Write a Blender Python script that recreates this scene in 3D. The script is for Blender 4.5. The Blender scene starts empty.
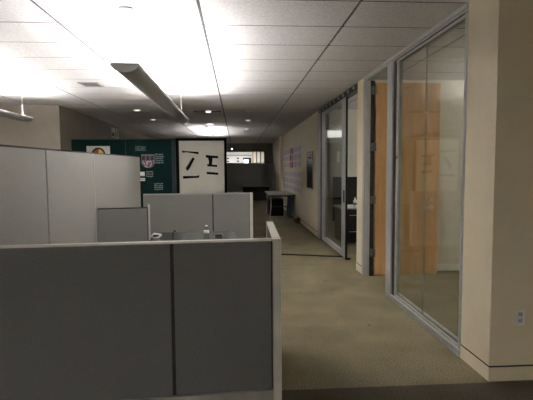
import bpy, bmesh, math, random
from mathutils import Matrix, Vector
random.seed(7)
S = bpy.context.scene
COL = S.collection
H_CEIL = 2.758
XW = 1.76            # face of the right-hand corridor wall

# ------------------------------------------------------------------ materials
def lin(c):
    c = c / 255.0
    return c / 12.92 if c <= .04045 else ((c + .055) / 1.055) ** 2.4
def rgb(r, g, b):
    return (lin(r), lin(g), lin(b), 1)

def base_mat(name, col, rough=.6, metal=0.0, spec=.5):
    m = bpy.data.materials.new(name); m.use_nodes = True
    b = m.node_tree.nodes['Principled BSDF']
    b.inputs['Base Color'].default_value = col
    b.inputs['Roughness'].default_value = rough
    b.inputs['Metallic'].default_value = metal
    b.inputs['Specular IOR Level'].default_value = spec
    return m, m.node_tree.nodes, m.node_tree.links, b

def noisy(name, c1, c2, scale=20, rough=.6, metal=0.0, bump=0.0, bscale=None, stretch=(1, 1, 1), detail=4, spec=.5, lo=.35, hi=.65):
    m, N, L, b = base_mat(name, c1, rough, metal, spec)
    tc = N.new('ShaderNodeTexCoord'); mp = N.new('ShaderNodeMapping')
    mp.inputs['Scale'].default_value = stretch
    L.new(tc.outputs['Object'], mp.inputs['Vector'])
    n = N.new('ShaderNodeTexNoise'); n.inputs['Scale'].default_value = scale; n.inputs['Detail'].default_value = detail
    L.new(mp.outputs[0], n.inputs['Vector'])
    r = N.new('ShaderNodeValToRGB')
    r.color_ramp.elements[0].position = lo; r.color_ramp.elements[1].position = hi
    r.color_ramp.elements[0].color = c1; r.color_ramp.elements[1].color = c2
    L.new(n.outputs['Fac'], r.inputs['Fac']); L.new(r.outputs['Color'], b.inputs['Base Color'])
    if bump:
        n2 = N.new('ShaderNodeTexNoise'); n2.inputs['Scale'].default_value = bscale or scale * 4
        L.new(mp.outputs[0], n2.inputs['Vector'])
        bp = N.new('ShaderNodeBump'); bp.inputs['Strength'].default_value = bump; bp.inputs['Distance'].default_value = .004
        L.new(n2.outputs['Fac'], bp.inputs['Height']); L.new(bp.outputs[0], b.inputs['Normal'])
    return m

def emit(name, col, strength):
    m = bpy.data.materials.new(name); m.use_nodes = True
    N = m.node_tree.nodes; N.clear()
    e = N.new('ShaderNodeEmission'); o = N.new('ShaderNodeOutputMaterial')
    e.inputs['Color'].default_value = col; e.inputs['Strength'].default_value = strength
    m.node_tree.links.new(e.outputs[0], o.inputs['Surface'])
    return m

def glass_mat(name, tint=(.93, .95, .93, 1)):
    m = bpy.data.materials.new(name); m.use_nodes = True
    N = m.node_tree.nodes; L = m.node_tree.links; N.clear()
    g = N.new('ShaderNodeNewGeometry')
    mul = N.new('ShaderNodeMath'); mul.operation = 'MULTIPLY_ADD'
    mul.inputs[1].default_value = 1 / 1.5 - 1.5; mul.inputs[2].default_value = 1.5
    L.new(g.outputs['Backfacing'], mul.inputs[0])
    f = N.new('ShaderNodeFresnel'); L.new(mul.outputs[0], f.inputs['IOR'])
    t = N.new('ShaderNodeBsdfTransparent'); t.inputs['Color'].default_value = tint
    gl = N.new('ShaderNodeBsdfGlossy'); gl.inputs['Roughness'].default_value = 0.0
    mx = N.new('ShaderNodeMixShader'); o = N.new('ShaderNodeOutputMaterial')
    L.new(f.outputs[0], mx.inputs[0]); L.new(t.outputs[0], mx.inputs[1]); L.new(gl.outputs[0], mx.inputs[2])
    L.new(mx.outputs[0], o.inputs['Surface'])
    return m

def carpet_mat(name, a, b_, c, spots=True):
    m, N, L, b = base_mat(name, a, .95, 0, .1)
    tc = N.new('ShaderNodeTexCoord')
    def noise(scale, detail=3):
        n = N.new('ShaderNodeTexNoise'); n.inputs['Scale'].default_value = scale; n.inputs['Detail'].default_value = detail
        L.new(tc.outputs['Object'], n.inputs['Vector']); return n
    fine = noise(105, 5)
    r = N.new('ShaderNodeValToRGB'); r.color_ramp.elements[0].position = .36; r.color_ramp.elements[1].position = .64
    r.color_ramp.elements[0].color = a; r.color_ramp.elements[1].color = b_
    L.new(fine.outputs['Fac'], r.inputs['Fac'])
    # worn, slightly different carpet squares
    mp = N.new('ShaderNodeMapping'); mp.inputs['Scale'].default_value = (1 / .61, 1 / .61, 0); mp.inputs['Location'].default_value = (.3, .13, .5)
    L.new(tc.outputs['Object'], mp.inputs['Vector'])
    fl = N.new('ShaderNodeVectorMath'); fl.operation = 'FLOOR'; L.new(mp.outputs[0], fl.inputs[0])
    wn = N.new('ShaderNodeTexWhiteNoise'); L.new(fl.outputs[0], wn.inputs['Vector'])
    mr = N.new('ShaderNodeMapRange'); mr.inputs['To Min'].default_value = .93; mr.inputs['To Max'].default_value = 1.05
    L.new(wn.outputs['Value'], mr.inputs['Value'])
    big = noise(2.4, 5)
    mr2 = N.new('ShaderNodeMapRange'); mr2.inputs['From Min'].default_value = .3; mr2.inputs['From Max'].default_value = .7
    mr2.inputs['To Min'].default_value = .82; mr2.inputs['To Max'].default_value = 1.13
    L.new(big.outputs['Fac'], mr2.inputs['Value'])
    mu = N.new('ShaderNodeMath'); mu.operation = 'MULTIPLY'; L.new(mr.outputs[0], mu.inputs[0]); L.new(mr2.outputs[0], mu.inputs[1])
    vm = N.new('ShaderNodeVectorMath'); vm.operation = 'SCALE'
    L.new(r.outputs['Color'], vm.inputs[0]); L.new(mu.outputs[0], vm.inputs['Scale'])
    out = vm.outputs[0]
    if spots:
        st = noise(9, 1)
        rs = N.new('ShaderNodeValToRGB'); rs.color_ramp.elements[0].position = .735; rs.color_ramp.elements[1].position = .80
        L.new(st.outputs['Fac'], rs.inputs['Fac'])
        mx = N.new('ShaderNodeMix'); mx.data_type = 'RGBA'
        L.new(rs.outputs['Color'], mx.inputs['Factor']); L.new(out, mx.inputs['A']); mx.inputs['B'].default_value = c
        out = mx.outputs['Result']
    L.new(out, b.inputs['Base Color'])
    bp = N.new('ShaderNodeBump'); bp.inputs['Strength'].default_value = .5; bp.inputs['Distance'].default_value = .004
    L.new(fine.outputs['Fac'], bp.inputs['Height']); L.new(bp.outputs[0], b.inputs['Normal'])
    return m

M = {}
M['carpet'] = carpet_mat('corridor carpet', (.115, .10, .062, 1), (.30, .262, .165, 1), (.09, .078, .055, 1))
M['carpet_dark'] = carpet_mat('dark carpet', (.055, .048, .036, 1), (.125, .108, .08, 1), (.02, .02, .015, 1), False)
M['paint'] = noisy('cream paint', (.78, .695, .52, 1), (.82, .735, .555, 1), 3, .55, 0, .08, 180)
M['paint_pillar'] = noisy('olive cream paint', (.74, .655, .48, 1), (.78, .69, .51, 1), 3, .6, 0, .08, 180)
M['paint_grey'] = noisy('pale office paint', (.70, .68, .60, 1), (.74, .715, .635, 1), 3, .6, 0, .05, 180)
M['paint_left'] = noisy('taupe paint', (.30, .265, .22, 1), (.33, .29, .24, 1), 3, .6, 0, .05, 180)
M['base'] = noisy('baseboard vinyl', (.78, .70, .53, 1), (.82, .735, .56, 1), 5, .45)
M['tile'] = noisy('ceiling tile', (.58, .56, .553, 1), (.70, .677, .67, 1), 55, .9, 0, .3, 120, spec=.1, lo=.38, hi=.62)
M['tile_dark'] = noisy('dark bulkhead paint', (.26, .265, .27, 1), (.30, .305, .31, 1), 4, .8)
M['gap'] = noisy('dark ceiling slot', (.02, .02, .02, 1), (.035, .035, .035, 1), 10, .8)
M['alu'] = noisy('brushed aluminium', (.42, .427, .43, 1), (.49, .497, .50, 1), 40, .40, .35, .05, 300, (1, 1, .04))
M['alu_dark'] = noisy('dark anodised metal', (.03, .03, .03, 1), (.045, .045, .045, 1), 20, .5, .3)
M['steel_grey'] = noisy('grey steel', (.17, .17, .165, 1), (.21, .21, .205, 1), 30, .45, .3)
M['black'] = noisy('black rubber', (.006, .006, .006, 1), (.014, .014, .014, 1), 20, .5)
M['glass'] = glass_mat('clear glass')
M['wood'] = noisy('maple veneer', (.50, .285, .115, 1), (.60, .36, .16, 1), 2.2, .4, 0, 0, None, (9, 9, .7), 6)
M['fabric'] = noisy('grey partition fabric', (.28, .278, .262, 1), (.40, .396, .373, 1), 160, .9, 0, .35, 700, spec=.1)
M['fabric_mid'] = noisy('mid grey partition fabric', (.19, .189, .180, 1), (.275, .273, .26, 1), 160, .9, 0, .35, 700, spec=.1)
M['fabric_shaded'] = noisy('shaded charcoal fabric', (.135, .138, .136, 1), (.19, .194, .19, 1), 160, .9, 0, .35, 700, spec=.1)  # same cloth as the mid grey, darkened for facing away from the light
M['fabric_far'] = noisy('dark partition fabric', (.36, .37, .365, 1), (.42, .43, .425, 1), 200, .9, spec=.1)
M['trim'] = noisy('light grey trim', (.52, .50, .45, 1), (.58, .56, .50, 1), 8, .45)
M['trim_dark'] = noisy('grey base trim', (.33, .32, .29, 1), (.38, .365, .33, 1), 8, .5)
M['seam'] = noisy('dark seam', (.015, .015, .015, 1), (.025, .025, .025, 1), 10, .7)
M['housing'] = noisy('grey lamp housing', (.40, .405, .415, 1), (.46, .465, .475, 1), 60, .45, .2)
M['endcap'] = noisy('pale lamp end cap', (.55, .55, .55, 1), (.6, .6, .6, 1), 30, .5)
M['white'] = noisy('white enamel', (.84, .84, .83, 1), (.88, .88, .87, 1), 10, .4)
M['tube'] = emit('fluorescent tube', (1, .975, .965, 1), 39.5)
M['tube_fill'] = emit('added fill tube', (1, .975, .955, 1), 44)  # tubes of the added fill lamps behind the camera
M['tube_far'] = emit('far dimmed fluorescent tube', (1, .965, .96, 1), 11)
M['tube_office_fill'] = emit('added office fill tube', (1, .965, .92, 1), 17)  # tubes of the unseen lamps added inside the offices
M['lens'] = emit('dim downlight lens', (1, .96, .95, 1), .55)
M['teal'] = noisy('teal wall panel', (.004, .019, .0185, 1), (.0055, .026, .0245, 1), 60, .8, spec=.08)
M['teal_edge'] = noisy('dark green edge', (.004, .014, .014, 1), (.006, .018, .018, 1), 60, .6)
M['board'] = noisy('off white board', (.56, .55, .49, 1), (.61, .595, .53, 1), 3, .5)
M['tape'] = noisy('black tape', (.004, .004, .004, 1), (.008, .008, .008, 1), 30, .7, spec=.1)
M['card'] = noisy('white card', (.72, .72, .68, 1), (.80, .80, .76, 1), 20, .7)
M['ink'] = noisy('pale grey print', (.11, .14, .14, 1), (.17, .20, .20, 1), 200, .7)
M['red'] = noisy('dark red ink', (.32, .035, .03, 1), (.42, .06, .04, 1), 30, .6)
M['yellow'] = noisy('yellow ink', (.75, .55, .06, 1), (.82, .65, .10, 1), 30, .6)
M['maroon'] = noisy('maroon ink', (.035, .012, .018, 1), (.06, .02, .028, 1), 30, .6)
M['pink'] = noisy('pink print', (.55, .28, .36, 1), (.62, .34, .42, 1), 40, .7)
M['crest_print'] = noisy('pink and maroon crest print', (.05, .02, .03, 1), (.62, .40, .46, 1), 26, .7, lo=.44, hi=.56)
M['lilac'] = noisy('lilac white paper', (.76, .73, .86, 1), (.84, .81, .92, 1), 12, .8)
M['lilac2'] = noisy('blue white paper', (.66, .67, .84, 1), (.76, .78, .90, 1), 12, .8)
M['crimson'] = noisy('crimson print', (.45, .05, .16, 1), (.55, .10, .22, 1), 20, .8)
M['laminate'] = noisy('grey laminate', (.24, .23, .205, 1), (.29, .28, .25, 1), 40, .35)
M['dark_top'] = noisy('dark glossy laminate', (.05, .052, .05, 1), (.065, .067, .063, 1), 30, .25)
M['navy'] = noisy('black blue cloth', (.008, .009, .014, 1), (.016, .018, .026, 1), 30, .9)
M['blue'] = noisy('slate blue cloth', (.13, .16, .26, 1), (.18, .21, .32, 1), 14, .9)
M['rust'] = noisy('rust brown cloth', (.12, .035, .02, 1), (.20, .065, .04, 1), 18, .9, 0, .5, 30)
M['chrome'] = noisy('satin chrome', (.80, .79, .76, 1), (.88, .87, .84, 1), 30, .25, .3)
M['brass'] = noisy('brass', (.75, .55, .22, 1), (.82, .62, .28, 1), 30, .25, .9)
M['screen'] = emit('blue lit screen', (.55, .75, 1, 1), 1.6)
M['wall_lamp'] = emit('wall light diffuser', (1, .98, .95, 1), .28)
M['dot'] = emit('small lit indicator', (1, .97, .9, 1), 3.0)
M['plastic'] = glass_mat('clear bottle plastic', (.80, .84, .84, 1))
M['poster_black'] = noisy('black poster', (.006, .006, .006, 1), (.012, .012, .012, 1), 10, .25)

# ------------------------------------------------------------------ mesh builder
class MB:
    def __init__(self): self.bm = bmesh.new(); self.mi = 0
    def _mark(self, n0):
        self.bm.faces.ensure_lookup_table()
        for f in self.bm.faces[n0:]: f.material_index = self.mi
    def box(self, x0, y0, z0, x1, y1, z1, bev=0.0, mi=0, mat=None):
        self.mi = mi; n0 = len(self.bm.faces)
        t = bmesh.new()
        bmesh.ops.create_cube(t, size=1)
        for v in t.verts:
            v.co = Vector(((x0 + x1) / 2 + v.co.x * (x1 - x0), (y0 + y1) / 2 + v.co.y * (y1 - y0), (z0 + z1) / 2 + v.co.z * (z1 - z0)))
        if bev: bmesh.ops.bevel(t, geom=t.edges[:], offset=bev, segments=2, affect='EDGES', profile=.5)
        self._join(t, mat, mi); return self
    def _join(self, t, mat=None, mi=0):
        if mat: bmesh.ops.transform(t, matrix=mat, verts=t.verts)
        mp = {v: self.bm.verts.new(v.co) for v in t.verts}
        for f in t.faces:
            nf = self.bm.faces.new([mp[v] for v in f.verts]); nf.material_index = mi; nf.smooth = f.smooth
        t.free()
    def poly(self, pts, thick, axis, mi=0):
        """flat outline pts (3D, CCW) extruded by vector axis*thick"""
        a = [self.bm.verts.new(Vector(p)) for p in pts]
        b = [self.bm.verts.new(Vector(p) + Vector(axis) * thick) for p in pts]
        n = len(pts); fs = [self.bm.faces.new(a), self.bm.faces.new(b[::-1])]
        for i in range(n): fs.append(self.bm.faces.new([a[i], b[i], b[(i + 1) % n], a[(i + 1) % n]]))
        for f in fs: f.material_index = mi
        return self
    def lathe(self, prof, c=(0, 0, 0), n=24, mi=0, axis='Z'):
        rings = []
        for r, z in prof:
            ring = []
            for k in range(n):
                a = 2 * math.pi * k / n
                p = Vector((r * math.cos(a), r * math.sin(a), z))
                if axis == 'Y': p = Vector((p.x, p.z, p.y))
                if axis == 'X': p = Vector((p.z, p.x, p.y))
                ring.append(self.bm.verts.new(p + Vector(c)))
            rings.append(ring)
        for i in range(len(rings) - 1):
            for k in range(n):
                f = self.bm.faces.new([rings[i][k], rings[i][(k + 1) % n], rings[i + 1][(k + 1) % n], rings[i + 1][k]])
                f.material_index = mi; f.smooth = True
        for ring in (rings[0], rings[-1]):
            f = self.bm.faces.new(ring); f.material_index = mi
        return self
    def tube(self, pts, r, n=10, mi=0):
        pts = [Vector(p) for p in pts]; rings = []
        for i, p in enumerate(pts):
            d = (pts[min(i + 1, len(pts) - 1)] - pts[max(i - 1, 0)]).normalized()
            up = Vector((0, 0, 1)) if abs(d.z) < .9 else Vector((1, 0, 0))
            s = d.cross(up).normalized(); t = s.cross(d)
            rings.append([self.bm.verts.new(p + s * r * math.cos(2 * math.pi * k / n) + t * r * math.sin(2 * math.pi * k / n)) for k in range(n)])
        for i in range(len(rings) - 1):
            for k in range(n):
                f = self.bm.faces.new([rings[i][k], rings[i][(k + 1) % n], rings[i + 1][(k + 1) % n], rings[i + 1][k]]); f.smooth = True; f.material_index = mi
        for ring in (rings[0], rings[-1]): self.bm.faces.new(ring).material_index = mi
        return self
    def build(self, name, mats, parent=None, loc=None):
        bmesh.ops.recalc_face_normals(self.bm, faces=self.bm.faces[:])
        me = bpy.data.meshes.new(name); self.bm.to_mesh(me); self.bm.free()
        if not isinstance(mats, (list, tuple)): mats = [mats]
        for m in mats: me.materials.append(m if not isinstance(m, str) else M[m])
        o = bpy.data.objects.new(name, me); COL.objects.link(o)
        if parent: o.parent = parent
        if loc: o.location = loc
        return o

def thing(name, label, cat, loc=(0, 0, 0), rz=0.0, group=None):
    o = bpy.data.objects.new(name, None); COL.objects.link(o)
    o.empty_display_size = .1
    o.location = loc; o.rotation_euler = (0, 0, rz); o['label'] = label; o['category'] = cat
    if group: o['group'] = group
    return o
def tag(o, label, cat, group=None, kind=None):
    o['label'] = label; o['category'] = cat
    if group: o['group'] = group
    if kind: o['kind'] = kind
    return o
def struct(o, label=None, cat=None):
    o['kind'] = 'structure'
    if label: o['label'] = label
    if cat: o['category'] = cat
    return o
def copy_tree(o, parent=None):
    c = o.copy(); COL.objects.link(c)
    if parent: c.parent = parent
    for ch in list(o.children): copy_tree(ch, c)
    return c

# ------------------------------------------------------------------ the setting
fl = MB()
fl.box(-7, 2.97, -.1, 6, 30, 0, mi=0)
fl.box(-7, -8, -.1, 6, 2.97, 0, mi=1)
struct(fl.build('floor', ['carpet', 'carpet_dark']), 'beige mottled carpet of the corridor, darker carpet nearest the camera', 'floor')

c = MB()
GX0, GY0 = -.278, 4.028
gx, gy = .012, .010
for i in range(-6, 6):
    for j in range(-20, 43):
        x0 = GX0 + 1.22 * i; y0 = GY0 + .61 * j
        c.box(max(x0, -7) + gx, y0 + gy, H_CEIL, min(x0 + 1.22, 6) - gx, y0 + .61 - gy, H_CEIL + .018)
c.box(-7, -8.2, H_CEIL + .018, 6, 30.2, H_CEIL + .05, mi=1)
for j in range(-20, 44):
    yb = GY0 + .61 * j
    c.box(-7, yb - gy + .001, H_CEIL + .0015, 6, yb + gy - .001, H_CEIL + .0175, mi=2)  # dark bar fills the gap in place of the slot's shade
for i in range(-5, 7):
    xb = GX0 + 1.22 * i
    if xb < 5.9: c.box(xb - gx + .001, -8.1, H_CEIL + .002, xb + .003, 30.1, H_CEIL + .017, mi=2)  # dark bar stands in for shade on the groove's left side only
M['slot_shade'] = noisy('ceiling slot shade', (.05, .049, .048, 1), (.065, .063, .06, 1), 20, .7)  # shade of the ceiling slots put into the bar colour
struct(c.build('ceiling', ['tile', 'gap', 'slot_shade']), 'suspended ceiling of off white tiles with dark grid lines', 'ceiling')

def wall(name, boxes, mat, label, cat='wall'):
    w = MB()
    for b in boxes: w.box(*b)
    return struct(w.build(name, mat), label, cat)
T = H_CEIL - .002
wall('wall_pillar', [(XW, 2.985, .112, 6, 3.39, T)], 'paint_pillar', 'cream corner wall end at the right with a power outlet', 'wall')
wall('wall_column', [(1.764, 6.215, .112, 1.9, 6.55, T)], 'paint', 'cream wall end beside the open wooden door')
wall('wall_divider', [(1.902, 6.355, 0, 6, 6.5, T)], 'paint_grey', 'pale dividing wall behind the open wooden door')
wall('wall_right', [(XW, 9.74, .112, 1.95, 22, T)], 'paint', 'cream corridor wall carrying the grid of papers')
wall('wall_office_side', [(1.952, 9.5, 0, 6, 9.74, T)], 'paint_grey', 'pale far side wall of the second office')
wall('wall_pilaster', [(1.645, 17.28, .112, XW, 17.6, T)], 'paint', 'narrow cream pilaster past the wall of papers')
wall('wall_office', [(5.0, 3.39, 0, 5.15, 6.355, T), (5.0, 6.5, 0, 5.15, 9.5, T)], 'paint_grey', 'pale back wall of the glazed offices')
wall('wall_left', [(-7, 9.0, 0, -3.40, 22, T), (-7.15, -8, 0, -7, 9.0, T)], 'paint_left', 'taupe wall at the left beyond the tall partition')
wall('wall_back', [(-7, -8.15, 0, 6, -8, T), (5.9, -8, 0, 6.0, 2.985, T)], 'paint', 'cream wall behind the viewpoint')
wall('wall_far', [(-3.4, 22.0, 2.34, 1.95, 22.2, T), (1.32, 22.0, 0, 1.95, 22.2, 2.34), (-3.4, 22.0, 0, -1.55, 22.2, 2.34), (-1.36, 22.0, 0, -.86, 22.2, 2.34)], 'tile_dark', 'dark bulkhead over the far hatch')
wall('wall_end', [(-3.4, 27.0, 0, 3.0, 27.2, T), (-3.55, 22.2, 0, -3.4, 27.2, T), (3.0, 22.2, 0, 3.15, 27.2, T)], 'white', 'bright white wall of the lit room at the far end')

def baseboard(name, boxes, label):
    w = MB()
    for (x0, y0, x1, y1) in boxes:
        w.box(x0, y0, 0, x1, y1, .099, bev=.002, mi=0)
        w.box(x0 + .006, y0 + .006, .097, x1 - .006, y1 - .006, .113, mi=1)
    return struct(w.build(name, ['base', 'seam']), label, 'baseboard')
baseboard('baseboard_pillar', [(XW - .004, 2.981, 6, 3.392)], 'cream baseboard with a dark shadow line round the corner wall end')
baseboard('baseboard_column', [(1.759, 6.211, 1.902, 6.554)], 'cream baseboard on the wall end beside the wooden door')
baseboard('baseboard_right', [(XW - .004, 9.738, 1.952, 22)], 'cream baseboard along the wall of papers')
baseboard('baseboard_pilaster', [(1.641, 17.276, XW - .006, 17.604)], 'cream baseboard of the pilaster')
wb = MB(); wb.box(1.905, 6.343, 0, 4.99, 6.354, .10, bev=.002)
struct(wb.build('baseboard_office', 'white'), 'white baseboard inside the glazed office', 'baseboard')

# window_1: the big corridor glazing of the near office
w1 = struct(thing('window_1', 'full height glass office front in a grey metal frame beside the pillar', 'window', (0, 0, 0)))
def channel(mb, y0, y1, z0, z1, mi=0):
    # stepped metal channel with a slot for the glass
    mb.box(XW - .012, y0, z0, XW + .10, y1, z1, bev=.003)
f = MB()
f.box(XW - .012, 3.395, 0, XW + .105, 5.19, .055, bev=.004)
f.box(XW + .012, 3.395, .055, XW + .03, 5.0, .078)
f.box(XW + .055, 3.395, .055, XW + .09, 5.0, .078)
f.build('sill_channel', 'alu', w1)
f = MB()
f.box(XW - .012, 3.395, 2.722, XW + .105, 6.21, T, bev=.003)
f.box(XW - .004, 3.395, 2.70, XW + .100, 6.21, 2.716, bev=.002)
f.box(XW + .008, 3.395, 2.672, XW + .028, 5.0, 2.688)
f.box(XW + .058, 3.395, 2.672, XW + .09, 5.0, 2.688)
f.build('header_channel', 'alu', w1)
f = MB()
f.box(XW - .012, 5.02, .056, XW + .105, 5.20, 2.699, bev=.004)
f.box(XW + .012, 4.90, .056, XW + .030, 4.955, 2.69)
f.build('jamb', 'alu', w1)
f = MB(); f.box(XW + .006, 4.957, .056, XW + .034, 5.019, 2.69); f.build('jamb_slot', 'black', w1)
f = MB(); f.box(XW - .004, 3.396, .056, XW + .06, 3.43, 2.69, bev=.003); f.build('end_jamb', 'alu', w1)
f = MB(); f.box(XW + .032, 3.395, .0565, XW + .053, 5.0, .0665); f.box(XW + .030, 3.395, 2.683, XW + .056, 5.0, 2.687); f.box(XW + .006, 3.395, 2.688, XW + .09, 5.0, 2.70); f.box(XW + .004, 3.395, 2.716, XW + .09, 6.21, 2.722); f.build('gasket', 'black', w1)
for y0, y1 in ((3.432, 4.2295), (4.2310, 4.955)):
    f = MB(); f.box(XW + .036, y0, .068, XW + .048, y1, 2.682); f.build('pane', 'glass', w1)
f = MB(); f.box(XW + .0362, 4.2296, .068, XW + .0478, 4.2309, 2.682); f.build('pane_seal', 'trim_dark', w1)
f = MB(); f.box(XW + .006, 4.90, 1.615, XW + .0118, 4.95, 1.64, bev=.001); f.build('brass_catch', 'brass', w1)

# door_1: wooden door standing open into the office, with its frame
d1 = struct(thing('door_1', 'light maple office door standing open behind the glass', 'door', (1.885, 6.15, 0)))
f = MB(); f.box(.018, -.022, .012, .925, .022, 2.672, bev=.002); f.build('door_leaf', 'wood', d1)
f = MB(); f.box(-.137, -.03, 0, -.055, .062, 2.699, bev=.004); f.build('door_jamb', 'alu', d1)
f = MB(); f.box(-.0545, -.02, .0, .003, .06, 2.699); f.build('jamb_stop', 'alu_dark', d1)
for z in (.33, 1.07, 1.80, 2.57):
    f = MB(); f.box(-.045, -.038, z - .055, .03, -.0225, z + .055, bev=.002)
    f.lathe([(.009, z - .06), (.009, z + .06)], (-.006, -.041, 0), 12)
    f.build('hinge', 'steel_grey', d1)
hd = MB()
hd.lathe([(.034, -.034), (.037, -.028), (.037, -.0225)], (.82, 0, .955), 20, axis='Y')
hd.tube([(.82, -.03, .955), (.82, -.062, .955)], .011)
hd.tube([(.83, -.062, .955), (.79, -.064, .957), (.75, -.060, .955), (.705, -.056, .952)], .010)
hd.build('lever_handle', 'chrome', d1)
lk = MB(); lk.lathe([(.022, -.036), (.024, -.030), (.024, -.022)], (.82, 0, 1.07), 20, axis='Y'); lk.box(.817, -.044, 1.06, .823, -.036, 1.08); lk.build('deadbolt', 'chrome', d1)
ls = MB(); ls.box(.9252, -.012, .90, .9275, .012, 1.10); ls.build('latch_plate', 'brass', d1)

# door_2: framed glass sliding door of the second office
d2 = struct(thing('door_2', 'grey framed glass sliding door of the second office', 'door', (0, 0, 0)))
for y0, y1 in ((7.25, 7.52), (8.98, 9.30)):
    f = MB(); f.box(1.76, y0, .03, 1.796, y1, 2.66, bev=.004); f.build('door_stile', 'alu', d2)
for z0, z1 in ((.03, .13), (2.58, 2.66)):
    f = MB(); f.box(1.761, 7.52, z0, 1.795, 8.98, z1, bev=.003); f.build('door_rail', 'alu', d2)
f = MB(); f.box(1.773, 7.52, .13, 1.783, 8.98, 2.58); f.build('pane', 'glass', d2)
f = MB(); f.box(1.762, 7.243, .03, 1.794, 7.2495, 2.66); f.build('edge_seal', 'black', d2)
f = MB(); f.box(1.748, 9.50, 0, 1.86, 9.738, 2.68, bev=.004); f.build('door_jamb', 'alu', d2)
f = MB(); f.box(1.77, 9.31, .0, 1.85, 9.499, 2.68); f.build('jamb_slot', 'black', d2)
f = MB(); f.box(1.765, 6.555, 2.665, 1.87, 9.74, T); f.build('track_header', 'black', d2)
for k in range(9):
    y = 6.75 + k * .34
    f = MB(); f.lathe([(.020, 1.742), (.026, 1.75), (.026, 1.764)], (0, y, 2.71), 14, axis='X')
    f.build('track_roller', 'alu', d2)
f = MB(); f.lathe([(.05, 0), (.05, .02), (.03, .035)], (1.82, 7.30, 0), 18); f.build('floor_guide', 'black', d2)
f = MB(); f.box(1.742, 7.30, .95, 1.761, 7.33, 1.15, bev=.004); f.build('pull_handle', 'black', d2)

# outlet on the pillar
o = thing('power_outlet', 'white duplex power outlet on the corner wall above the baseboard', 'outlet', (1.973, 2.9848, .458))
f = MB(); f.box(-.037, -.006, -.058, .037, 0, .058, bev=.002); f.build('cover_plate', 'white', o)
for dz in (-.022, .022):
    f = MB(); f.box(-.017, -.0085, dz - .015, .017, -.0062, dz + .015, bev=.001, mi=0)
    f.box(-.008, -.0092, dz - .003, -.005, -.0083, dz + .008, mi=1); f.box(.005, -.0092, dz - .003, .008, -.0083, dz + .008, mi=1)
    f.lathe([(.003, -.0092), (.003, -.0083)], (0, 0, dz - .009), 10, mi=1, axis='Y')
    f.build('socket', ['trim', 'black'], o)

# ------------------------------------------------------------------ partitions
PT = .055
def partition(name, label, p0, p1, h, h1=None, seams=(), cap='trim', end='trim', start=None, fab='fabric', light_seams=(), group=None, base=.11, endtop=0.0, capdrop=.022, pw=.055):
    """fabric screen from p0 to p1 (plan), height h at p0 and h1 at p1"""
    a, b = Vector((p0[0], p0[1], 0)), Vector((p1[0], p1[1], 0))
    L = (b - a).length; h1 = h1 or h
    root = thing(name, label, 'partition', a, math.atan2((b - a).y, (b - a).x), group)
    zt = lambda x: h + (h1 - h) * x / L
    xs = [pw if start else 0.0] + list(seams) + [L - (pw if end else 0.0)]
    g = .011
    for i in range(len(xs) - 1):
        x0 = xs[i] + (g if i or start else 0); x1 = xs[i + 1] - g
        t = MB(); y = PT / 2 - .003
        pts = [(x0, -y, base), (x1, -y, base), (x1, -y, zt(x1) - capdrop), (x0, -y, zt(x0) - capdrop)]
        t.poly(pts, 2 * y, (0, 1, 0))
        bmesh.ops.bevel(t.bm, geom=t.bm.edges[:], offset=.004, segments=2, affect='EDGES')
        t.build('fabric_panel', fab, root)
    core = MB(); y = PT / 2 - .014
    core.poly([(.0, -y, base), (L - .002, -y, base), (L - .002, -y, zt(L) - capdrop - .001), (0, -y, zt(0) - capdrop - .001)], 2 * y, (0, 1, 0))
    core.build('core', 'seam', root)
    for s in light_seams:
        t = MB(); t.box(s - .006, -PT / 2, base, s + .006, PT / 2, zt(s) - capdrop, bev=.002); t.build('seam_strip', 'trim', root)
    t = MB(); y = PT / 2
    xe = L - (pw if end else 0)
    xb = pw if start else 0
    t.poly([(xb, -y, zt(xb) - capdrop), (xe, -y, zt(xe) - capdrop), (xe, -y, zt(xe)), (xb, -y, zt(xb))], 2 * y, (0, 1, 0))
    bmesh.ops.bevel(t.bm, geom=t.bm.edges[:], offset=.005, segments=2, affect='EDGES')
    t.build('top_cap', cap, root)
    t = MB(); t.box(xb, -PT / 2 - .002, .0, xe, PT / 2 + .002, base - .004, bev=.003); t.build('base_rail', 'trim_dark', root)
    if end:
        t = MB(); t.box(L - pw, -PT / 2 - .001, 0, L, PT / 2 + .001, zt(L) + endtop, bev=.004); t.build('end_post', end, root)
    if start:
        t = MB(); t.box(0, -PT / 2 - .001, 0, pw, PT / 2 + .001, zt(0) + endtop, bev=.004); t.build('end_post', start, root)
    return root

dirx = Vector((1.583, .11)).normalized()
pR = Vector((.272, 2.83)); pL = pR - dirx * 1.86
Lf = (pR - pL).length
partition('low_partition', 'low charcoal cubicle partition across the foreground with pale top edge', pL, pR, 1.07, seams=(Lf - .055 - .625,), fab='fabric_shaded', base=.096, capdrop=.013)
partition('low_partition', 'short pale edged partition wing running back from foreground partition corner', (.246, 2.862), (.268, 3.74), 1.07, fab='fabric_shaded', capdrop=.013)
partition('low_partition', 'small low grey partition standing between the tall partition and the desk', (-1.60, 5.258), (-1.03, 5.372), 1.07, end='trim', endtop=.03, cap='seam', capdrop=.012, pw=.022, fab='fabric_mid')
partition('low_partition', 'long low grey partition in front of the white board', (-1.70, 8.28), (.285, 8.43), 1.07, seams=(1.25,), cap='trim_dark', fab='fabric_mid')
Ls = math.hypot(-1.752 + 1.56, 8.20 - 2.72)
partition('tall_partition', 'tall grey cubicle partition receding along the left side', (-1.56, 2.76), (-1.752, 8.20), 1.678, 1.742, seams=(1.09, 2.50), light_seams=(2.50,), end=None, cap='seam', capdrop=.014)

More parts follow.
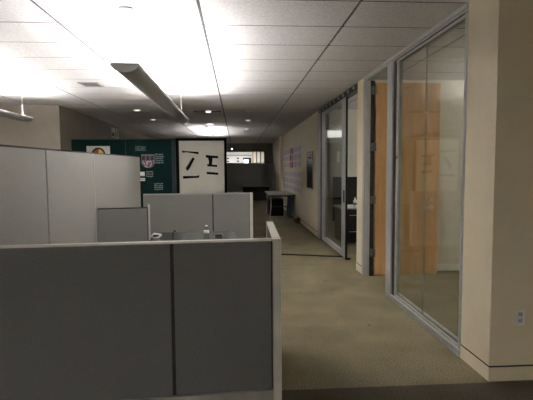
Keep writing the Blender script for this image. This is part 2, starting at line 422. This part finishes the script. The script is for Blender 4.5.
# desk with small things on it, inside the cubicle
dk = thing('desk', 'dark topped cubicle desk behind the foreground partition', 'desk', (-.46, 5.24, 0), math.radians(3))
f = MB(); f.box(-.52, -.33, .712, .44, .33, .74, bev=.004); f.build('desktop', 'dark_top', dk)
for sx in (-.49, .41):
    f = MB(); f.box(sx - .02, -.30, 0, sx + .02, .30, .711, bev=.004); f.build('leg', 'trim_dark', dk)
f = MB(); f.box(-.468, .24, .35, .388, .26, .70); f.build('modesty_panel', 'trim_dark', dk)
b = thing('water_bottle', 'clear plastic water bottle on the dark cubicle desk', 'bottle', (-.355, 5.12, .7402)); b.scale = (.95, .95, .84)
f = MB(); f.lathe([(.028, 0), (.032, .006), (.032, .045), (.029, .05), (.032, .055), (.032, .10), (.026, .118), (.013, .134), (.012, .145)], n=20); f.build('body', 'plastic', b)
f = MB(); f.lathe([(.0335, .058), (.0335, .092)], n=20); f.build('paper_label', 'card', b)
f = MB(); f.lathe([(.015, .146), (.015, .160), (.013, .162)], n=16); f.build('cap', 'white', b)
n = thing('crumpled_wrapper', 'black and white crumpled wrapper on the dark desk beside small partition', 'wrapper', (-.905, 5.06, .7402))
def crumple(mb, c, rx, ry, rz, seed, mi=0):
    rr = random.Random(seed); t = bmesh.new(); bmesh.ops.create_icosphere(t, subdivisions=2, radius=1)
    for v in t.verts:
        k = 1 + rr.uniform(-.28, .22)
        v.co = Vector((c[0] + v.co.x * rx * k, c[1] + v.co.y * ry * k, c[2] + max(v.co.z * rz * k, -rz * .9)))
    mb._join(t, None, mi)
f = MB(); crumple(f, (0, 0, .032), .058, .04, .032, 3); f.build('white_foil', 'card', n)
f = MB(); crumple(f, (-.008, -.022, .036), .036, .028, .016, 5); f.build('black_print', 'black', n)
f = MB(); f.tube([(-.735, 5.16, .748), (-.737, 5.16, .79), (-.728, 5.16, .815), (-.712, 5.16, .812), (-.708, 5.16, .795)], .011); 
tag(f.build('cable_hook', 'black'), 'small black curled cable end standing on the dark desk', 'cable')
f = MB(); f.box(-.255, 5.12, .7402, -.175, 5.20, .768, bev=.006); f.box(-.245, 5.135, .768, -.185, 5.185, .771, bev=.001)
tag(f.build('small_case', 'black'), 'small flat black case on the desk right of the bottle', 'case')

# ------------------------------------------------------------------ pendant lamps
def pendant(name, label, x, y0, y1, z, tube='tube', rz=0):
    root = thing(name, label, 'pendant light', (x, (y0 + y1) / 2, z), rz, 'linear pendant uplights')
    L = (y1 - y0) / 2; W, D = .104, .064
    n = 16
    prof = [(-W * math.cos(math.pi * k / n), -D * math.sin(math.pi * k / n)) for k in range(n + 1)]
    inner = [(x_ * .94, z_ * .90 ) for x_, z_ in prof]
    h = MB(); bm = h.bm
    ring = []
    outl = prof + inner[::-1]
    va = [bm.verts.new((p[0], -L, p[1])) for p in outl]; vb = [bm.verts.new((p[0], L, p[1])) for p in outl]
    for i in range(len(outl)):
        j = (i + 1) % len(outl)
        fc = bm.faces.new([va[i], va[j], vb[j], vb[i]]); fc.smooth = (i < n)
        fc.material_index = 0 if i <= n else 1
    h.build('housing', ['housing', 'white'], root)
    for s in (-1, 1):
        e = MB(); pts = [(p[0] * 1.02, s * L, p[1] * 1.02) for p in prof] + [(W * 1.02, s * L, .004), (-W * 1.02, s * L, .004)]
        e.poly(pts, .006, (0, s, 0)); e.build('end_cap', 'endcap', root)
    for sx in (-.035, .035):
        t = MB(); t.lathe([(.010, -L + .05), (.0105, -L + .06), (.0105, L - .06), (.010, L - .05)], (sx, 0, -.019), 8, axis='Y')
        t.build('fluorescent_tube', tube, root)
    for s in (-1, 1):
        t = MB(); t.box(s * W * .955 - .004, -L, -.004, s * W * .955 + .004, L, .005, bev=.001); t.build('rim', 'white', root)
    top = H_CEIL - z
    for yy in (-L + .09, L - .12):
        t = MB(); t.tube([(0, yy, -.05), (0, yy, top - .02)], .0035, 8); t.build('suspension_cable', 'trim_dark', root)
        t = MB(); t.lathe([(.06, top - .0005), (.06, top - .008), (.045, top - .022), (.012, top - .026)], (0, yy, 0), 24); t.build('ceiling_canopy', 'trim_dark', root)
    return root
pendant('pendant_light', 'long grey linear pendant light hanging over the cubicles, underside showing', -.858, 3.56, 7.42, 2.317, rz=.0078)
pendant('pendant_light', 'linear pendant light at the left edge of the photo, near the taupe wall', -3.39, 3.70, 7.60, 2.36)
pendant('pendant_light', 'linear pendant light beyond and above the white board with black strokes', -.87, 13.3, 17.0, 2.33, 'tube_far')
pendant('pendant_light', 'unseen linear pendant added to brighten the second glazed office', 3.7, 6.8, 8.5, 2.33, 'tube_office_fill')  # added out of view to lift the dark office interior
pendant('pendant_light', 'unseen linear pendant added to brighten the near glazed office', 3.9, 3.75, 5.6, 2.33, 'tube_office_fill')  # added out of view to brighten the office wall and door

pendant('pendant_light', 'unseen linear pendant added as fill behind the viewpoint in the middle', -.87, -6.6, -2.8, 2.33, 'tube_fill')  # unseen fill lamp, added to lift the dark near surfaces

pendant('pendant_light', 'unseen linear pendant added as fill behind the viewpoint at the right', 1.57, -6.6, -2.8, 2.33, 'tube_fill')  # second added fill lamp, unseen

pendant('pendant_light', 'unseen linear pendant added as fill behind the viewpoint at the left', -3.39, -6.6, -2.8, 2.33, 'tube_fill')  # third added fill lamp, unseen, for faces turned to the left

# ceiling fittings
def downlight(x, y, label, lens='lens', r=.085):
    o = thing('recessed_downlight', label, 'downlight', (x, y, H_CEIL), 0, 'recessed downlights')
    f = MB(); f.lathe([(r, -.001), (r, -.006), (r - .015, -.012), (r - .02, -.004)], n=28); f.build('ring', 'white', o)
    f = MB(); f.lathe([(r - .022, -.006), (.02, -.013), (.004, -.014)], n=28); f.build('lens', lens, o)
downlight(-2.08, 9.72, 'nearer of the two recessed downlights left of the long pendant light')
downlight(-2.08, 11.54, 'farther of the two recessed downlights left of the long pendant light')
downlight(.294, 11.65, 'nearer of the two recessed downlights right of the ceiling slot')
downlight(.295, 14.25, 'farther of the two recessed downlights right of the ceiling slot')
downlight(-.735, 12.65, 'bright recessed downlight just above the white board', 'tube' if False else 'dot', .10)
v = thing('ceiling_vent', 'small square slatted ceiling vent left of the long pendant light', 'vent', (-2.11, 6.82, H_CEIL))
f = MB()
for a in ((-.14, -.16, .14, -.13), (-.14, .13, .14, .16), (-.14, -.13, -.11, .13), (.11, -.13, .14, .13)): f.box(a[0], a[1], -.012, a[2], a[3], -.001)
f.build('vent_frame', 'trim_dark', v)
for k in range(6):
    yy = -.105 + k * .042
    f = MB(); f.box(-.11, yy - .014, -.010, .11, yy + .010, -.006); f.build('slat', 'steel_grey', v)
f = MB(); f.box(-.11, -.13, -.004, .11, .13, -.001); f.build('vent_backing', 'gap', v)
sl = thing('air_slot', 'dark linear air slot in the ceiling past the long pendant light', 'vent', (-.62, 9.85, H_CEIL))
f = MB(); f.box(-.30, -.15, -.010, .30, .15, -.001); f.build('slot_body', 'gap', sl)
for yy in (-.155, .145):
    f = MB(); f.box(-.305, yy, -.016, .305, yy + .01, -.001); f.build('slot_rim', 'trim_dark', sl)
f = MB(); f.lathe([(.055, -.0105), (.05, -.03), (.02, -.036)], (.02, -.02, 0), 20); f.build('lit_sensor', 'lens', sl)
for (x, y, lab) in ((.24, 9.85, 'left one of the paired ceiling sprinklers beyond the pendant light'), (.31, 9.87, 'right one of the paired ceiling sprinklers beyond the pendant light'), (1.255, 12.96, 'ceiling sprinkler near the top of the wall of papers')):
    o = thing('ceiling_sprinkler', lab, 'sprinkler', (x, y, H_CEIL), 0, 'ceiling sprinklers')
    f = MB(); f.lathe([(.03, -.001), (.028, -.008), (.012, -.010)], n=16); f.build('escutcheon', 'white', o)
    f = MB(); f.lathe([(.009, -.011), (.007, -.035), (.018, -.038), (.018, -.041)], n=12); f.build('spray_head', 'chrome', o)

# ------------------------------------------------------------------ teal screen, white board and what is pinned up
ts = thing('teal_screen', 'tall dark teal screen panels standing behind the cubicles', 'screen', (0, 9.55, 0))
for x0, x1 in ((-3.38, -2.305), (-2.285, -1.355)):
    f = MB(); f.box(x0, -.025, .02, x1, .025, 2.135, bev=.004); f.build('screen_panel', 'teal', ts)
f = MB(); f.box(-2.304, -.028, .0, -2.286, .02, 2.13); f.build('joint_post', 'teal_edge', ts)
f = MB(); f.box(-1.354, -.03, .0, -1.275, .03, 2.14, bev=.004); f.build('end_post', 'teal_edge', ts)
wbd = thing('white_board', 'tall off white board with black frame and black tape strokes', 'board', (0, 9.58, 0))
f = MB(); f.box(-1.207, -.02, .04, -.265, .02, 2.106); f.build('board_panel', 'board', wbd)
for i, bx in enumerate(((-1.272, -.04, 0, -1.206, .03, 2.16), (-.266, -.04, 0, -.216, .03, 2.16), (-1.206, -.04, 2.105, -.266, .03, 2.16))):
    f = MB(); f.box(*bx, bev=.004); f.build('frame_rail', 'tape', wbd)
strokes = [
    [(-1.150, 1.905), (-1.130, 1.855), (-1.05, 1.866), (-.800, 1.822), (-.798, 1.872), (-1.09, 1.892)],
    [(-.925, 1.760), (-.882, 1.735), (-.985, 1.535), (-1.045, 1.470), (-1.070, 1.535)],
    [(-1.135, 1.372), (-1.130, 1.312), (-.798, 1.332), (-.790, 1.385), (-.86, 1.370)],
    [(-.655, 1.808), (-.648, 1.752), (-.394, 1.735), (-.394, 1.784)],
    [(-.610, 1.756), (-.510, 1.748), (-.522, 1.590), (-.595, 1.592), (-.588, 1.68)],
    [(-.625, 1.616), (-.622, 1.570), (-.417, 1.555), (-.417, 1.598)],
    [(-.640, 1.456), (-.636, 1.405), (-.396, 1.388), (-.396, 1.436)],
]
for s in strokes:
    f = MB(); f.poly([(x, -.0205, z) for x, z in s], .002, (0, -1, 0)); f.build('tape_stroke', 'tape', wbd)

Yt = 9.5245
def pinned(name, label, cat, parts, group='notices on the teal screen'):
    x, z = parts[0][1][0], parts[0][1][1]
    o = thing(name, label, cat, (x, Yt, z), 0, group)
    for pname, (a, b_, a1, b1), mat, lvl in parts:
        f = MB(); f.box(a - x, -.002 * lvl - .0005, b_ - z, a1 - x, -.002 * (lvl - 1) - .0005, b1 - z); f.build(pname, mat, o)
    return o
# emblem poster, partly hidden by the tall partition
e = thing('emblem_poster', 'white poster with round red and yellow emblem on the teal screen', 'poster', (-2.842, Yt, 1.80), 0, 'notices on the teal screen')
f = MB(); f.box(-.235, -.003, -.28, .235, -.0005, .198); f.build('poster_sheet', 'card', e)
def wedge(mb, r0, r1, a0, a1, y, n=20):
    po = [(r1 * math.cos(a0 + (a1 - a0) * k / n), y, r1 * math.sin(a0 + (a1 - a0) * k / n)) for k in range(n + 1)]
    pi_ = [(r0 * math.cos(a0 + (a1 - a0) * k / n), y, r0 * math.sin(a0 + (a1 - a0) * k / n)) for k in range(n, -1, -1)]
    if r0 == 0: pi_ = [(0, y, 0)]
    mb.poly(po + pi_, .002, (0, -1, 0))
R_ = math.radians
def emb(name, mat, *args):
    f = MB(); wedge(f, *args); ob = f.build(name, mat, e); ob.location = (0, 0, .03); return ob
emb('emblem_ring', 'maroon', .105, .14, R_(-180), R_(179.9), -.0032, 48)
emb('emblem_red', 'red', 0, .105, R_(84), R_(200), -.0032)
emb('emblem_yellow', 'yellow', 0, .105, R_(-75), R_(84), -.0032)
emb('emblem_base', 'crimson', 0, .105, R_(200), R_(285), -.0032)

def caption(name, label, x0, z0, x1, z1, rows, seed):
    """rows of small irregular print marks"""
    rr = random.Random(seed); f = MB(); h = (z1 - z0) / (rows * 1.5)
    for r in range(rows):
        z = z1 - (r + .8) * 1.5 * h; x = x0
        while x < x1 - .01:
            w = rr.uniform(.012, .035)
            zz = z + rr.uniform(-.2, .2) * h
            f.box(x - x0, -.0015, zz - z0 - h * .45, min(x + w, x1) - x0, -.0005, zz - z0 + h * .5)
            x += w + rr.uniform(.006, .014)
    ob = f.build(name, 'ink', None, (x0, Yt, z0)); return tag(ob, label, 'caption', 'notices on the teal screen')
caption('printed_caption', 'faint grey print at the top of the teal screen, uppermost print', -2.09, 1.90, -1.88, 2.01, 3, 1)
caption('printed_caption', 'pale grey block of print directly right of the pink crest picture', -1.69, 1.64, -1.515, 1.855, 5, 2)
caption('printed_caption', 'faint grey print beside the small white cards on the teal screen', -1.885, 1.36, -1.74, 1.50, 3, 3)
caption('printed_caption', 'lowest grey block of print on the teal screen', -1.725, 1.09, -1.545, 1.245, 4, 4)
pinned('white_card', 'upper and larger of two small white cards pinned on teal screen', 'card', [('card_face', (-2.02, 1.375, -1.915, 1.465), 'card', 1), ('card_line', (-2.01, 1.38, -1.925, 1.388), 'ink', 2)])  # thin grey line near the foot of the card
pinned('white_card', 'lower and thinner of two small white cards pinned on teal screen', 'card', [('card_face', (-2.02, 1.275, -1.91, 1.335), 'card', 1), ('card_band', (-2.015, 1.30, -1.915, 1.312), 'ink', 2)])
cr = thing('crest_picture', 'dark shield shaped picture with pink print and white dashes on teal', 'picture', (-1.84, Yt, 1.69), 0, 'notices on the teal screen')
f = MB(); f.poly([(x, -.0005, z) for x, z in ((-.135, .135), (-.135, -.05), (-.10, -.11), (-.04, -.145), (.05, -.145), (.10, -.11), (.135, -.05), (.135, .135))], .002, (0, -1, 0)); f.build('backing', 'ink', cr)
for k in range(3):
    f = MB(); f.box(-.125 + k * .088, -.004, .01, -.055 + k * .088, -.0025, .105); f.build('dark_block', 'maroon', cr)
f = MB(); f.poly([(x, -.0026, z) for x, z in ((-.125, .0), (-.125, -.045), (-.095, -.10), (-.04, -.132), (.05, -.132), (.095, -.10), (.125, -.045), (.125, .0))], .0015, (0, -1, 0)); f.build('pink_pattern', 'crest_print', cr)

# notice on the receding taupe wall
nt = thing('wall_notice', 'white and blue notice high on the taupe wall above teal screen', 'notice', (-3.399, 12.98, 2.53))
f = MB(); f.box(.0, -.36, -.14, .006, .36, .13); f.build('sheet', 'card', nt)
f = MB(); f.box(.0062, -.33, -.10, .008, -.10, .0); f.build('blue_block', 'blue', nt)
f = MB(); f.box(.0062, .02, -.11, .008, .10, .11); f.box(.0062, .2, -.11, .008, .26, .11); f.build('grey_bands', 'ink', nt)

# ------------------------------------------------------------------ right wall: papers, framed poster
Y0, Y1 = 12.42, 17.15
cols = 11; dy = (Y1 - Y0) / cols
rows_z = [2.07, 1.85, 1.63, 1.33, 1.11, .89]
rown = ['top', 'second', 'third', 'fourth', 'fifth', 'lowest']
coln = ['first', 'second', 'third', 'fourth', 'fifth', 'sixth', 'seventh', 'eighth', 'ninth', 'tenth', 'eleventh']
sheet = None
rr = random.Random(4)
for r_ in range(6):
    for k in range(cols):
        y = Y0 + (k + .5) * dy
        red = r_ < 3 and k in (4, 5)
        dark = (r_, k) in ((0, 3), (1, 5), (2, 6), (2, 4))
        mat = 'crimson' if (red and (r_ + k) % 2 == 0) else 'pink' if red else 'lilac' if rr.random() < .5 else 'lilac2'
        key = mat
        if sheet is None: sheet = {}
        if key not in sheet:
            t = MB(); t.box(-.0025, -.18, -.095, -.0005, .18, .095)
            root = t.build('hanging_paper', mat)
            p = MB()
            for q in range(4): p.box(-.0032, -.15, .05 - q * .035, -.0027, .15 - .05 * (q % 2), .062 - q * .035)
            p.build('printed_lines', 'ink' if mat != 'crimson' else 'maroon', root)
            sheet[key] = root; o = root
        else:
            o = copy_tree(sheet[key])
        o.location = (XW, y + rr.uniform(-.01, .01), rows_z[r_] + rr.uniform(-.006, .006))
        cname = {'crimson': 'crimson', 'pink': 'pink', 'lilac': 'lilac white', 'lilac2': 'bluish white'}[mat]
        tag(o, f'{cname} sheet in the wall paper grid, {rown[r_]} row, {coln[k]} from the near end', 'paper', 'papers taped in a grid on the right wall')

fp = thing('framed_poster', 'narrow framed black poster with white printed header on the right wall', 'poster', (XW, 10.81, 1.485))
f = MB(); f.box(-.012, -.40, -.435, -.001, .40, .215); f.build('black_sheet', 'poster_black', fp)
f = MB(); f.box(-.012, -.40, .216, -.001, .40, .405); f.build('white_header', 'card', fp)
f = MB(); f.box(-.0145, -.25, .27, -.0125, .22, .30); f.box(-.0145, -.30, .335, -.0125, .05, .355); f.build('header_print', 'black', fp)
for bx in ((-.02, -.42, -.46, 0, .42, -.436), (-.02, -.42, .406, 0, .42, .425), (-.02, -.42, -.436, 0, -.401, .406), (-.02, .401, -.436, 0, .42, .406)):
    f = MB(); f.box(*bx); f.build('frame_rail', 'trim_dark', fp)

# table along the right wall with things under it
tb = thing('folding_table', 'grey topped folding table against the right wall under the papers', 'table', (1.35, 14.5, 0))
f = MB(); f.box(-.40, -1.12, .71, .395, 1.12, .74, bev=.005); f.build('tabletop', 'laminate', tb)
f = MB(); f.box(-.39, -1.11, .675, .385, 1.11, .709); f.build('apron', 'black', tb)
for sx in (-.33, .31):
    for sy in (-.85, .85):
        f = MB(); f.tube([(sx, sy, .68), (sx - .0, sy + .03, .36), (sx - .04 * (1 if sx < 0 else -1), sy - .12, .012)], .016); f.build('leg', 'chrome', tb)
f = MB(); f.tube([(-.33, -.82, .35), (.31, -.82, .35)], .012); f.build('cross_brace', 'black', tb)
cb = thing('storage_crate', 'black crate stored under the folding table', 'crate', (1.20, 14.75, 0))
f = MB(); f.box(-.20, -.55, .015, .26, .55, .50, bev=.02); f.build('body', 'navy', cb)
f = MB(); f.box(-.21, -.56, .505, .27, .56, .54, bev=.008); f.build('lid', 'black', cb)
f = MB()
t = bmesh.new(); bmesh.ops.create_grid(t, x_segments=14, y_segments=10, size=.5)
for v_ in t.verts:
    a, q = v_.co.x, v_.co.y
    v_.co = Vector((1.62 + .03 * math.sin(a * 22) + .03 * q, 13.85 + a * .8, .335 + q * .63))
f._join(t)
ob = f.build('hanging_cloth', 'blue'); md = ob.modifiers.new('thickness', 'SOLIDIFY'); md.thickness = .02
tag(ob, 'slate blue cloth hanging under the table beside the wall', 'cloth')
f = MB(); crumple(f, (0, 0, .09), .075, .13, .10, 9); crumple(f, (-.03, .16, .06), .06, .10, .065, 10)
ob = f.build('fabric_bundle', 'rust', None, (1.665, 12.25, .0)); tag(ob, 'rust brown fabric bundle on the floor against the right wall', 'bundle')

# cable cover across the corridor
f = MB(); pts = []
for k in range(25):
    u = k / 24; pts.append((.32 + u * 1.46, 7.86 - .34 * u + .03 * math.sin(u * 5), .013))
f.tube(pts, .013, 8); tag(f.build('floor_cable', 'black'), 'black cable lying across the corridor carpet to the glass door', 'cable')

# ------------------------------------------------------------------ second office contents
de = thing('office_desk', 'black office desk with pale top seen through second office doorway', 'desk', (2.75, 8.95, 0))
f = MB(); f.box(-.75, -.40, .72, .75, .38, .75, bev=.004); f.build('desktop', 'trim', de)
for x0 in (-.72, .28):
    pd = MB(); pd.box(x0, -.36, .06, x0 + .44, .34, .715, bev=.006); pdo = pd.build('pedestal', 'black', de)
    for z in (.28, .60):
        t = MB(); t.tube([(x0 + .14, -.362, z), (x0 + .14, -.385, z), (x0 + .30, -.385, z), (x0 + .30, -.362, z)], .006); t.build('drawer_handle', 'chrome', pdo)
    for sx in (.05, .39):
        t = MB(); t.lathe([(.028, -.012), (.028, .012)], (x0 + sx, -.30, .029), 14, axis='X'); t.build('caster', 'black', pdo)
f = MB(); f.box(-.75, .39, .40, .75, .43, 1.33, bev=.006); f.build('tack_screen', 'black', de)
wl = thing('wall_light', 'lit wall light behind the glass sliding door of second office', 'wall light', (2.05, 9.499, 2.235))
f = MB(); f.box(-.14, -.05, -.07, .16, -.012, .07, bev=.006); f.build('diffuser', 'wall_lamp', wl)
f = MB(); f.box(-.15, -.0115, -.08, .17, 0, .08, bev=.003); f.build('back_plate', 'trim', wl)
bt = thing('white_bottle', 'small pale bottle on the pale topped office desk', 'bottle', (2.32, 8.75, .7502))
f = MB(); f.lathe([(.034, 0), (.036, .01), (.036, .12), (.018, .15), (.016, .165)], n=20); f.build('body', 'card', bt)
f = MB(); f.lathe([(.018, .166), (.018, .19)], n=16); f.build('cap', 'trim_dark', bt)
f = MB(); f.lathe([(.0365, .04), (.0365, .085)], n=20); f.build('paper_label', 'ink', bt)

# ------------------------------------------------------------------ far end
fpn = thing('far_partition', 'dark cubicle partition closing the far end of the corridor', 'partition', (.3, 21.8, 0))
for x0, x1 in ((-1.85, -.4105), (-.4095, 1.29)):
    f = MB(); f.box(x0, -.03, .08, x1, .03, 1.78, bev=.006); f.build('fabric_panel', 'fabric_far', fpn)
f = MB(); f.box(-1.85, -.035, 1.782, 1.29, .035, 1.80, bev=.004); f.build('top_cap', 'black', fpn)
f = MB(); f.box(-1.85, -.033, 0, 1.29, .033, .078); f.build('base_rail', 'seam', fpn)
fd = thing('far_desk', 'narrow dark worktop standing against the far partition', 'desk', (.9, 21.45, 0))
f = MB(); f.box(-.65, -.28, .66, .65, .28, .69, bev=.004); f.build('desktop', 'trim_dark', fd)
f = MB(); f.box(-.62, .0, .0, .62, .04, .655); f.build('modesty_panel', 'seam', fd)
for sx in (-.62, .60):
    f = MB(); f.box(sx - .02, -.26, 0, sx + .02, -.01, .657); f.build('leg', 'seam', fd)
il = thing('ceiling_indicator', 'tiny lit indicator on the dark bulkhead at the far end', 'indicator', (-.235, 21.999, 2.48))
f = MB(); f.box(-.06, -.03, -.05, .06, 0, .05, bev=.004); f.build('housing', 'trim_dark', il)
f = MB(); f.lathe([(.022, -.0305), (.02, -.036)], n=12, axis='Y'); f.build('lamp', 'dot', il)
# lit far room
fr = thing('ceiling_light', 'bright troffer lighting the white room at the far end', 'ceiling light', (.2, 25.0, H_CEIL))
f = MB(); f.box(-1.2, -.3, -.02, 1.2, .3, -.012); f.build('diffuser', emit('far room diffuser', (1, .97, .95, 1), 6), fr)
for bx in ((-1.23, -.33, -.025, 1.23, -.301, -.001), (-1.23, .301, -.025, 1.23, .33, -.001), (-1.23, -.30, -.025, -1.201, .30, -.001), (1.201, -.3, -.025, 1.23, .3, -.001)):
    f = MB(); f.box(*bx); f.build('frame_rail', 'white', fr)
tr = MB(); tr.box(.93, 26.985, 0, 1.72, 26.999, 2.75); struct(tr.build('trim_1', 'steel_grey'), 'flat dark grey board behind the tall cream panels of the far room', 'trim')  # thin dark board on the wall, no real depth
for k, (x0, x1) in enumerate(((.98, 1.13), (1.20, 1.36), (1.44, 1.66))):
    f = MB(); f.box(x0, 26.80, 0, x1, 26.98, 2.70, bev=.01)
    tag(f.build('wall_panel', 'base' if k != 1 else 'card'), ['leftmost of three tall cream panels in the lit far room', 'middle of three tall cream panels in the lit far room', 'rightmost of three tall cream panels in the lit far room'][k], 'panel', 'tall panels in the far room')
f = MB(); f.box(-1.6, 26.90, 2.30, .90, 26.995, 2.34); tag(f.build('wall_shelf', 'trim_dark'), 'long thin shelf on the white wall of far room', 'shelf')
for k, (x, z) in enumerate(((-.53, 2.13), (.06, 2.14), (.06, 1.97), (-.53, 1.96))):
    f = MB(); f.box(x - .06, 26.985, z - .035, x + .06, 26.998, z + .035)
    tag(f.build('wall_plate', 'black'), ['upper left small black plate on the white far wall', 'upper right small black plate on the white far wall', 'lower right small black plate on the white far wall', 'lower left small black plate on the white far wall'][k], 'plate', 'black plates on the far wall')
mo = thing('wall_monitor', 'lit blue screened monitor in the white room at the far end', 'monitor', (.60, 26.9, 2.0))
f = MB(); f.box(-.24, -.03, -.24, .24, .03, .17, bev=.006); f.build('bezel', 'black', mo)
f = MB(); f.box(-.19, -.034, -.21, .08, -.031, .06); f.build('screen', 'screen', mo)
f = MB(); f.box(-.05, .031, -.05, .05, .095, .05); f.build('wall_bracket', 'black', mo)

# ------------------------------------------------------------------ world, camera, output
w = bpy.data.worlds.new('World'); S.world = w; w.use_nodes = True
w.node_tree.nodes['Background'].inputs['Color'].default_value = (.5, .5, .5, 1)
w.node_tree.nodes['Background'].inputs['Strength'].default_value = .0

cam = bpy.data.cameras.new('Camera'); co = bpy.data.objects.new('Camera', cam); COL.objects.link(co)
r = Vector((.997857, -.065121, -.006392)); u = Vector((.010862, .06851, .997591)); fw = Vector((.064527, .995523, -.069071))
co.matrix_world = Matrix(((r.x, u.x, -fw.x, 0), (r.y, u.y, -fw.y, 0), (r.z, u.z, -fw.z, 1.5105), (0, 0, 0, 1)))
cam.sensor_fit = 'HORIZONTAL'; cam.sensor_width = 36; cam.lens = 450.79 / 533 * 36
cam.clip_start = .05
S.camera = co
S.view_settings.view_transform = 'Standard'; S.view_settings.look = 'None'
S.view_settings.gamma = 1; S.view_settings.use_curve_mapping = False
S.view_settings.exposure = 2.3
S.cycles.max_bounces = 12; S.cycles.diffuse_bounces = 8; S.cycles.glossy_bounces = 6; S.cycles.transparent_max_bounces = 16
S.cycles.use_denoising = True
